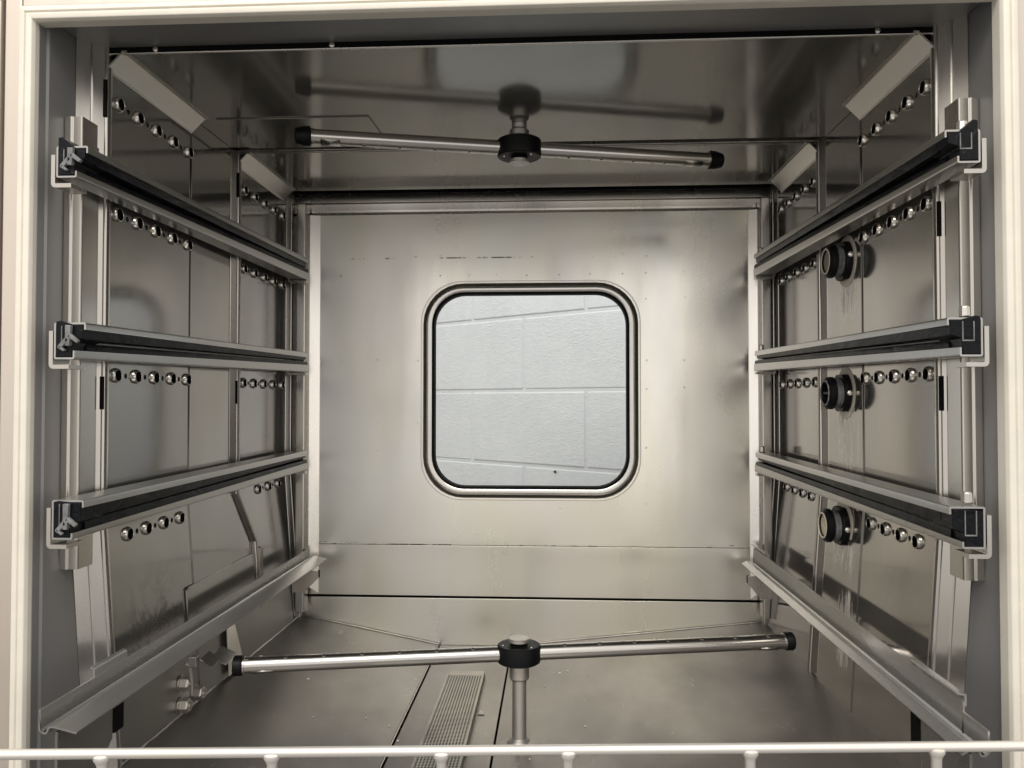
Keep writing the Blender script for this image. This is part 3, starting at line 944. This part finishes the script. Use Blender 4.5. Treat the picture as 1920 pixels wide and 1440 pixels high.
# ------------------------------------------------------------------ lower guide rails
for s in (1, -1):
    r = thing('guide_rail', (s * -0.295, -0.118, 0.079), 'lower left steel guide rail running along the floor side' if s > 0 else 'lower right steel guide rail with a stepped front end', 'rail', 'steel guide rails just above the floor')
    xl = 0.2745 if s > 0 else 0.2835
    top = 0.0945 if s > 0 else 0.1015
    pl = [(-0.300, top), (-0.300, 0.0815), (-0.2975, 0.0790), (-0.2945, 0.0790), (-0.2925, 0.0830), (-0.2895, 0.0830), (-xl, 0.0795)]
    y0 = -0.1165
    if s < 0:
        # lower flange at the very front, full height behind the step
        pa = sheet(fillet([(-0.300, 0.0950)] + pl[1:], 0.0009, 3), 0.0014)
        mb = MB()
        mb.loft([[(s * x, y, z) for x, z in pa] for y in (y0, -0.0880)])
        mb.build('angle', M['lrail'], r, smooth=25)
        y0 = -0.0879
    pr = sheet(fillet(pl, 0.0009, 3), 0.0014)
    mb = MB()
    mb.loft([[(s * x, y, z) for x, z in pr] for y in (y0, 0.2, 0.437)])
    mb.build('angle', M['lrail'], r, smooth=25)
    if s < 0:
        pl = fillet([(-0.3012, 0.0985), (-0.3012, 0.1065), (-0.2955, 0.1072)], 0.001, 3)
        pr = sheet(pl, -0.0013)
        for ya, yb in ((-0.0877, -0.022), (0.37, 0.437)):
            mb = MB()
            mb.loft([[(s * x, y, z) for x, z in pr] for y in (ya, yb)])
            mb.build('tab', M['lrail'], r, smooth=25)
    else:
        pl = fillet([(-0.3012, 0.0905), (-0.3012, 0.0995), (-0.3035, 0.1000)], 0.001, 3)
        pr = sheet(pl, -0.0013)
        mb = MB()
        mb.loft([[(s * x, y, z) for x, z in pr] for y in (-0.055, -0.012)])
        mb.build('tab', M['lrail'], r, smooth=25)
    # front hanger plate and a dark block painting the shaded gap behind it
    x = -0.2900
    ol = [(-0.112, 0.0788), (-0.048, 0.0788), (-0.048, 0.0475), (-0.075, 0.022), (-0.112, 0.022)]
    mb = MB()
    mb.loft([[(s * xx, y, z) for y, z in ol] for xx in (x, x - 0.002)])
    mb.build('hanger_plate', M['wall_l'], r, 0.0005)
    MB().box(*sorted((s * -0.2915, s * -0.2888)), -0.0475, -0.0345, 0.0500, 0.0765).build('gap_shade', M['dark'], r, 0.002)
    # rear gusset under the rail
    xa, xb = (-0.3000, -0.2665) if s > 0 else (-0.3050, -0.2750)
    ol = [(xa, 0.0785), (xa, 0.0505), (xa + 0.0145, 0.0505), (xb, 0.0690), (xb, 0.0785)]
    mb = MB()
    mb.loft([[(s * xx, y, z) for xx, z in ol] for y in (0.372, 0.3735)])
    mb.build('rear_gusset', M['trim'], r, 0.0004)
    MB().box(*sorted((s * xb, s * (xb - 0.0022))), 0.3738, 0.3800, 0.0690, 0.0780).build('gusset_flange', M['dark'], r, 0.0003)
    MB().box(*sorted((s * -0.2990, s * -0.2920)), 0.19, 0.199, 0.0700, 0.0785).build('lug', M['trim'], r, 0.0004)

# ------------------------------------------------------------------ spray arms on their supply pipes
def spray_arm(ctr, ang, halves, up, label, nozz):
    z = ctr[2]
    a = thing('spray_arm', ctr, label, 'spray arm', 'rotating steel spray arms')
    d = Vector((math.cos(ang), math.sin(ang), 0))
    n = Vector((-d.y, d.x, 0))
    c = Vector(ctr)
    RT = 0.0074
    for sg in (-1, 1):
        half = halves[0] if sg < 0 else halves[1]
        e = c + d * sg * (half - 0.006)
        MB().tube([c + d * sg * 0.016, e], RT, 28).build('arm_tube', M['chrome'], a, smooth=40)
        MB().lathe(c + d * sg * (half - 0.0075), d * sg, [(0, RT), (0.0003, RT + 0.0009), (0.0016, RT + 0.0009), (0.0019, RT)], 28).build('collar', M['chrome'], a, smooth=25)
        if up > 0:
            MB().lathe(c + d * sg * (half - 0.0050), d * sg, [(0, 0.0088), (0.0004, 0.0090), (0.0068, 0.0092), (0.0078, 0.0084)], 28).build('end_cap', M['black'], a, smooth=25)
        else:
            MB().lathe(c + d * sg * (half - 0.0050), d * sg, [(0, 0.0086), (0.0005, 0.0096), (0.0060, 0.0096), (0.0140, 0.0075), (0.0150, 0.0063)], 28).build('end_cap', M['black'], a, smooth=25)
        # saddle sleeve near the end
        q = c + d * sg * (half - 0.024)
        mb = MB()
        rings = []
        for t in (-0.0095, 0.0095):
            rings.append([q + d * t + (n * math.cos(R(k)) + Vector((0, 0, 1)) * math.sin(R(k))) * (RT + 0.0006) for k in range(-150, -29, 10)])
        mb.loft(rings, False, False)
        sl = mb.build('sleeve', M['chrome'], a, smooth=60)
        sd = sl.modifiers.new('solid', 'SOLIDIFY')
        sd.thickness = 0.0007
    first = None
    for sg in (-1, 1):
        for t in nozz:
            for k, ph in enumerate((68, 112)):
                u = (n * math.cos(R(ph)) + Vector((0, 0, up)) * math.sin(R(ph)))
                p = c + d * sg * (t + (0.012 if k else 0)) + u * (RT - 0.0002)
                mb = MB()
                mb.lathe(p, u, [(0, 0.0019), (0.0006, 0.0017), (0.0007, 0.0012), (-0.0006, 0.0010)], 10, False)
                nz = mb.build('nozzle', M['collar'], a, smooth=60)
                MB().lathe(p, u, [(-0.0002, 0.0011), (0.00025, 0.0011)], 8).build('bore', M['dark'], nz)
    # hub, cap disc, neck and screws
    H = 0.0086 if up > 0 else 0.0092
    q_ = 1.0 if up > 0 else 1.075
    MB().lathe(c - Vector((0, 0, H * up)), (0, 0, up), [(0, 0.0190 * q_), (0.0012, 0.0209 * q_), (0.0150, 0.0213 * q_), (2 * H - 0.0008, 0.0209 * q_), (2 * H, 0.0198 * q_)], 48).build('hub', M['black'], a, smooth=30)
    MB().lathe(c + Vector((0, 0, H * up)), (0, 0, up), [(-0.0004, 0.0082), (0.0026, 0.0082)], 32).build('hub_neck', M['dark'], a)
    MB().lathe(c + Vector((0, 0, (H + 0.0026) * up)), (0, 0, up), [(0, 0.0100), (0.0005, 0.0106), (0.0030, 0.0106), (0.0036, 0.0098)], 40).build('cap_disc', M['pipe'], a, smooth=25)
    for k in (200, 320, 80):
        q = c + Vector((0.0163 * math.cos(R(k)), 0.0163 * math.sin(R(k)), (H + 0.0001) * up))
        MB().lathe(q, (0, 0, up), [(-0.0005, 0.0011), (0.0005, 0.0009)], 10).build('screw', M['collar'], a)
    return a


spray_arm((0.0008, 0.15, 0.0506), R(10.9), (0.2640, 0.2795), 1, 'lower spray arm of polished tube with black hub, nozzles facing up', [0.035 * k + 0.033 for k in range(7)])
spray_arm((-0.0004, 0.186, 0.5564), R(13.4), (0.2140, 0.2140), -1, 'upper spray arm of polished tube with black hub hanging from the ceiling', [0.035 * k + 0.040 for k in range(5)])

p = thing('supply_pipe', (0.0008, 0.15, -0.034), 'vertical steel pipe rising from the floor to the lower spray arm', 'pipe', 'supply pipes of the spray arms')
MB().lathe((0.0012, 0.15, -0.0362), (0, 0, 1), [(0, 0.0125), (0.0022, 0.0112), (0.0042, 0.0086), (0.0058, 0.0070), (0.0615, 0.0068)], 32).build('pipe', M['pipe'], p, smooth=40)
MB().lathe((0.0012, 0.15, 0.0258), (0, 0, 1), [(0, 0.0086), (0.0016, 0.0096), (0.0160, 0.0098)], 32).build('collar', M['pipe'], p, smooth=25)
p = thing('supply_pipe', (-0.0004, 0.186, 0.565), 'short steel pipe stub hanging from the ceiling above the upper spray arm', 'pipe', 'supply pipes of the spray arms')
MB().lathe((-0.0004, 0.186, 0.5822), (0, 0, -1), [(0, 0.0078), (0.0060, 0.0076)], 32).build('pipe', M['pipe'], p, smooth=40)
MB().lathe((-0.0004, 0.186, 0.5770), (0, 0, -1), [(0, 0.0078), (0.0010, 0.0086), (0.0024, 0.0102), (0.0120, 0.0103)], 32).build('collar', M['pipe'], p, smooth=25)

# ------------------------------------------------------------------ docking ports on the right wall
for (y, z, lab, ivory) in ((0.1840, 0.4359, 'highest black docking port on the right wall with a tan disc in its mouth', True), (0.1895, 0.3037, 'middle black docking port on the right wall with an open dark mouth', False),
                           (0.1930, 0.1703, 'lowest black docking port on the right wall with a pale cream disc in its mouth', True)):
    t = thing('docking_port', (0.329, y, z), lab, 'port', 'black docking ports on the right wall')
    base = Vector((0.3296 - lean(z), y, z))
    mb = MB()
    rings = []
    for h in (0.0, 0.0016):
        rings.append([base + Vector((-h, 0.0248 * (1 + 0.018 * math.sin(3 * a + z * 40)) * math.cos(a), 0.0256 * (1 + 0.02 * math.sin(2 * a + y * 90)) * math.sin(a))) for a in [2 * math.pi * k / 48 for k in range(48)]])
    mb.loft(rings)
    mb.build('flange', M['ringwhite'], t, 0.0004)
    mb = MB()
    rings = []
    for h, rr in ((0.0016, 0.0200), (0.0020, 0.0206), (0.0066, 0.0206), (0.0078, 0.0196)):
        rg = []
        for k in range(56):
            a = 2 * math.pi * k / 56
            v = Vector((0, rr * math.cos(a), rr * math.sin(a)))
            v.z = max(-0.0185, min(0.0185, v.z))
            rg.append(base + Vector((-h, 0, 0)) + v)
        rings.append(rg)
    mb.loft(rings)
    mb.build('body', M['black'], t, smooth=30)
    MB().lathe(base, (-1, 0, 0), [(0.0076, 0.0150), (0.0100, 0.0148), (0.0104, 0.0156), (0.0112, 0.0156), (0.0116, 0.0146), (0.0146, 0.0144)], 40).build('neck', M['grey'], t, smooth=25)
    MB().lathe(base, (-1, 0, 0), [(0.0140, 0.0158), (0.0150, 0.0168), (0.0186, 0.0168), (0.0216, 0.0140), (0.0220, 0.0128), (0.0214, 0.0112), (0.0150, 0.0108)], 12 if not ivory else 40, False).build('lip', M['black'], t, smooth=40)
    MB().lathe(base, (-1, 0, 0), [(0.0206, 0.0114), (0.0221, 0.0114), (0.0224, 0.0124), (0.0216, 0.0136), (0.0206, 0.0134)], 40, False).build('mouth_ring', M['grey'] if not ivory else M['ringwhite'], t, smooth=50)
    MB().lathe(base, (-1, 0, 0), [(0.0150, 0.0110), (0.0196 if ivory else 0.0160, 0.0110)], 32).build('disc', (M['ivory'] if z > 0.3 else M['cream']) if ivory else M['dark'], t)
    if not ivory:
        MB().box(base.x - 0.0205, base.x - 0.0165, y - 0.0105, y + 0.0105, z - 0.0012, z + 0.0012).build('web', M['black'], t, 0.0003)
    q = base + Vector((-0.0044, -0.0200, 0.0035 if z > 0.4 else (0.0 if z > 0.2 else -0.0012)))
    MB().lathe(q, (-0.25, -1, 0), [(-0.0010, 0.0029), (0.0010, 0.0029), (0.0018, 0.0020)], 16).build('screw', M['collar'], t, smooth=50)

# ------------------------------------------------------------------ small fittings low on the left wall
for (y, z, lab) in ((0.1123, 0.0285, 'upper hex nut of three low on the left wall'), (0.1375, 0.0105, 'rear hex nut of three low on the left wall'), (0.1085, 0.0095, 'front lower hex nut of three beside the floor weld')):
    x = -0.330 + lean(z)
    t = thing('hex_nut', (x, y, z), lab, 'nut', 'hex nuts on the left wall')
    MB().lathe((x, y, z), (1, 0, 0), [(0, 0.0082), (0.0012, 0.0082)], 28).build('washer', M['rail'], t, 0.0003)
    MB().lathe((x + 0.0012, y, z), (1, 0, 0), [(0, 0.0070), (0.0068, 0.0070), (0.0080, 0.0060)], 6, phase=0.4).build('nut', M['pipe'], t, 0.0004)
    MB().lathe((x + 0.0092, y, z), (1, 0, 0), [(-0.0002, 0.0050), (0.0006, 0.0050), (0.0006, 0.0036), (-0.0006, 0.0034)], 20, False).build('rim', M['collar'], t)
    MB().lathe((x + 0.0090, y, z), (1, 0, 0), [(0.0, 0.0026), (0.0012, 0.0022)], 14).build('stud', M['pipe'], t)

t = thing('sensor_bracket', (-0.305, 0.125, 0.03), 'small bent steel bracket with two tabs above the hex nuts', 'bracket')
MB().tube([(-0.3105, 0.105, 0.050), (-0.3075, 0.108, 0.047), (-0.3065, 0.112, 0.030), (-0.3068, 0.113, 0.018)], 0.0016, 10).build('stem', M['pipe'], t, smooth=60)
MB().box(-0.3080, -0.3000, 0.106, 0.113, 0.0455, 0.0555).build('clip', M['trim'], t, 0.0008)


def tilted(bx, cx, name):
    mb = MB()
    c = Vector(bx)
    e1, e2 = Vector(cx[0]), Vector(cx[1])
    nn = e1.cross(e2).normalized() * 0.0007
    mb.loft([[c + e1 * a + e2 * b + k * nn for a, b in ((0, 0), (1, 0), (1, 1), (0, 1))] for k in (-1, 1)])
    return mb.build(name, M['trim'], t, 0.0005)


tilted((-0.3060, 0.126, 0.0465), ((0.0125, -0.002, -0.0075), (0.0050, 0.010, 0.0055)), 'tab')
tilted((-0.2990, 0.135, 0.0450), ((0.0150, 0.000, -0.0065), (0.0055, 0.012, 0.0085)), 'tab')

t = thing('square_tube', (-0.323, 0.305, 0.05), 'short square steel tube with an open black end on the left wall', 'tube')
mb = MB()
x0, x1, y0, y1 = -0.3292, -0.3165, 0.3035, 0.3162
for (a, b, c_, d_) in ((x0, x1, y0, y0 + 0.0012), (x0, x1, y1 - 0.0012, y1), (x0, x0 + 0.0012, y0 + 0.0012, y1 - 0.0012), (x1 - 0.0012, x1, y0 + 0.0012, y1 - 0.0012)):
    mb.box(a, b, c_, d_, 0.050, 0.1195)
mb.build('tube', M['trim'], t, 0.0004)
MB().box(x0 + 0.0013, x1 - 0.0013, y0 + 0.0013, y1 - 0.0013, 0.051, 0.1170).build('bore', M['dark'], t)

t = thing('cover_plate', (-0.321, 0.2, 0.06), 'flat steel cover plate with a rounded corner low on the left wall', 'plate')
ol = [(0.1300, 0.060), (0.1300, 0.1085)] + [(0.1355 - 0.0055 * math.cos(R(a)), 0.1085 + 0.0055 * math.sin(R(a))) for a in (30, 60, 90)] + [(0.2990, 0.1150), (0.2990, 0.060)]
mb = MB()
mb.loft([[(-0.330 + lean(z) + h, y, z) for y, z in ol] for h in (0.0005, 0.0024)])
mb.build('plate', M['wall_l'], t, 0.0005)

t = thing('gusset_plate', (-0.312, 0.205, 0.0), 'pale tapered plate low on the left wall behind the lower spray arm end', 'plate')
mb = MB()
qd = [(0.0055, 0.204, 0.062), (0.0006, 0.230, 0.062), (0.0006, 0.2520, 0.0035), (0.0055, 0.2030, 0.0035)]
mb.loft([[(-0.330 + lean(z) + h + d, y, z) for h, y, z in qd] for d in (0.0, 0.0016)])
mb.build('plate', M['strip'], t, 0.0004)

# ------------------------------------------------------------------ strainer in the trough
t = thing('strainer', (-0.07, 0.23, -0.038), 'long perforated steel strainer lying in the floor trough', 'strainer')
sx0, sx1, sy0, sy1, sz = -0.0915, -0.0495, 0.060, 0.3300, -0.0302
mb = MB()
nx = 13
cw = (sx1 - sx0 - 0.002) / nx
ny = int((sy1 - sy0 - 0.012) / cw)
for i in range(nx):
    for j in range(ny):
        cx, cy = sx0 + 0.001 + (i + 0.5) * cw, sy0 + (j + 0.5) * cw
        h = cw / 2
        sq = []
        for k in range(8):
            a = math.pi / 4 * k
            m = max(abs(math.cos(a)), abs(math.sin(a)))
            sq.append((cx + h * math.cos(a) / m, cy + h * math.sin(a) / m, sz))
        ho = [(cx + 0.00112 * math.cos(math.pi / 4 * k), cy + 0.00112 * math.sin(math.pi / 4 * k), sz) for k in range(8)]
        mb.add(sq + ho, [(k, (k + 1) % 8, 8 + (k + 1) % 8, 8 + k) for k in range(8)])
ye = sy0 + ny * cw
mb.box(sx0, sx1, ye, sy1, sz - 0.001, sz)
mb.build('perforated_plate', M['strain'], t, smooth=30)
MB().box(sx0 - 0.0012, sx0 + 0.0010, sy0, sy1, -0.0376, sz + 0.0004).build('side_flange', M['strain'], t, 0.0004)
MB().box(sx1 - 0.0010, sx1 + 0.0012, sy0, sy1, -0.0376, sz + 0.0004).build('side_flange', M['strain'], t, 0.0004)
MB().box(sx0 + 0.0012, sx1 - 0.0012, sy0, sy1 - 0.002, -0.0376, -0.0345).build('basket', M['dark'], t)

# ------------------------------------------------------------------ bits of debris on the floor
def fl(x, y, z, sz, name, seed):
    rnd = random.Random(seed)
    n = 9
    ol = [(x + sz * (0.6 + 0.5 * rnd.random()) * math.cos(2 * math.pi * k / n), y + 1.3 * sz * (0.5 + 0.6 * rnd.random()) * math.sin(2 * math.pi * k / n)) for k in range(n)]
    mb = MB()
    mb.loft([[(a, b, z + h + 0.0004 * rnd.random()) for a, b in ol] for h in (0.0002, 0.0006)])
    return mb


tag(fl(-0.0425, 0.222, -0.0372, 0.0042, 'paper_flake', 3).build('paper_flake', M['flake'], None, origin=(-0.0425, 0.222, -0.037)), 'torn cream paper flake on the trough beside the strainer', 'flake')
mb = MB()
for i in range(24):
    x, y = random.uniform(-0.24, 0.08), random.uniform(0.10, 0.40)
    if sx0 - 0.004 < x < sx1 + 0.004:
        x = random.choice((random.uniform(-0.119, -0.098), random.uniform(-0.043, -0.026)))
    z = 0.0015 + (x + 0.318) / 0.1945 * -0.038 if x < -0.1235 else (-0.0377 if x < -0.023 else -0.037 + (x + 0.022) / 0.342 * 0.0385)
    q = fl(x, y, z, random.choice((0.0007, 0.0009, 0.0012, 0.0018)), '', 50 + i)
    mb.add(q.v, q.f)
tag(mb.build('floor_debris', M['flake'], None), 'pale crumbs of debris scattered over the steel floor', 'debris', kind='stuff')

# ------------------------------------------------------------------ wire rack across the very front
t = thing('wire_rack', (0, -0.14, 0.0), 'bright steel wire rack edge crossing the bottom of the picture', 'rack')
zb = 0.0885
ya, yb = -0.163, -0.124
yy = lambda x: ya + (yb - ya) * (x + 0.25) / 0.53
MB().tube([(x, yy(x), zb) for x in (-0.45, -0.2, 0, 0.2, 0.45)], 0.0030, 20).build('top_rod', M['rod'], t, smooth=60)
for x in (-0.2300, -0.1310, -0.0315, 0.0435, 0.1520, 0.2640):
    MB().lathe((x, yy(x), zb - 0.0012), (0, 0, -1), [(0.0, 0.0048), (0.0018, 0.0050), (0.0034, 0.0040), (0.0056, 0.0031), (0.080, 0.0029)], 18).build('post', M['rod'], t, smooth=60)

# ------------------------------------------------------------------ painted block wall of the room behind
bw = thing('block_wall', (-0.0486, 1.511, -0.3), 'pale blue grey painted concrete block wall seen through the window', 'wall')
ang = R(-38.2)
du = Vector((math.cos(ang), math.sin(ang), 0))
dn = Vector((math.sin(ang), -math.cos(ang), 0))   # towards the chamber
P0 = Vector((-0.0486, 1.511, 0.324))
BL, BH, J = 0.4064, 0.2032, 0.0075


def blk():
    mb = MB()
    w, h = (BL - J) / 2, (BH - J) / 2
    mb.add([tuple(du * (a * w) + dn * d + Vector((0, 0, b * h))) for d in (0, -0.03) for a, b in ((-1, -1), (1, -1), (1, 1), (-1, 1))],
           [(0, 1, 2, 3), (7, 6, 5, 4), (0, 4, 5, 1), (1, 5, 6, 2), (2, 6, 7, 3), (3, 7, 4, 0)])
    return mb


bp = None
for rw in range(-3, 4):
    z = 0.324 + (rw + 0.5) * BH
    sh = 0.0 if rw % 2 == 0 else -0.5 * BL + 0.006
    for c in range(-2, 3):
        ctr = P0 + du * (sh + (c + 0.5) * BL)
        ctr = Vector((ctr.x, ctr.y, z)) + dn * random.uniform(-0.0006, 0.0006)
        if bp is None:
            bp = blk().build('block', M['block'], None, 0.0045, seg=3)
            bp.parent = bw
            bp.location = ctr - wloc(bw)
        else:
            share(bp, 'block', bw, ctr)
mb = MB()
c0 = P0 - dn * 0.0024
e = du * 1.3
mb.loft([[c0 - e + k, c0 + e + k, c0 + e - dn * 0.02 + k, c0 - e - dn * 0.02 + k] for k in (Vector((0, 0, -0.75)), Vector((0, 0, 0.85)))])
mb.build('mortar', M['block'], bw)
q = P0 + du * 0.110 + Vector((0, 0, -BH - 0.012)) + dn * 0.001
MB().lathe(q, dn, [(0, 0.004), (0.003, 0.003), (0.004, 0.001)], 7).build('chip', M['dark'], bw)
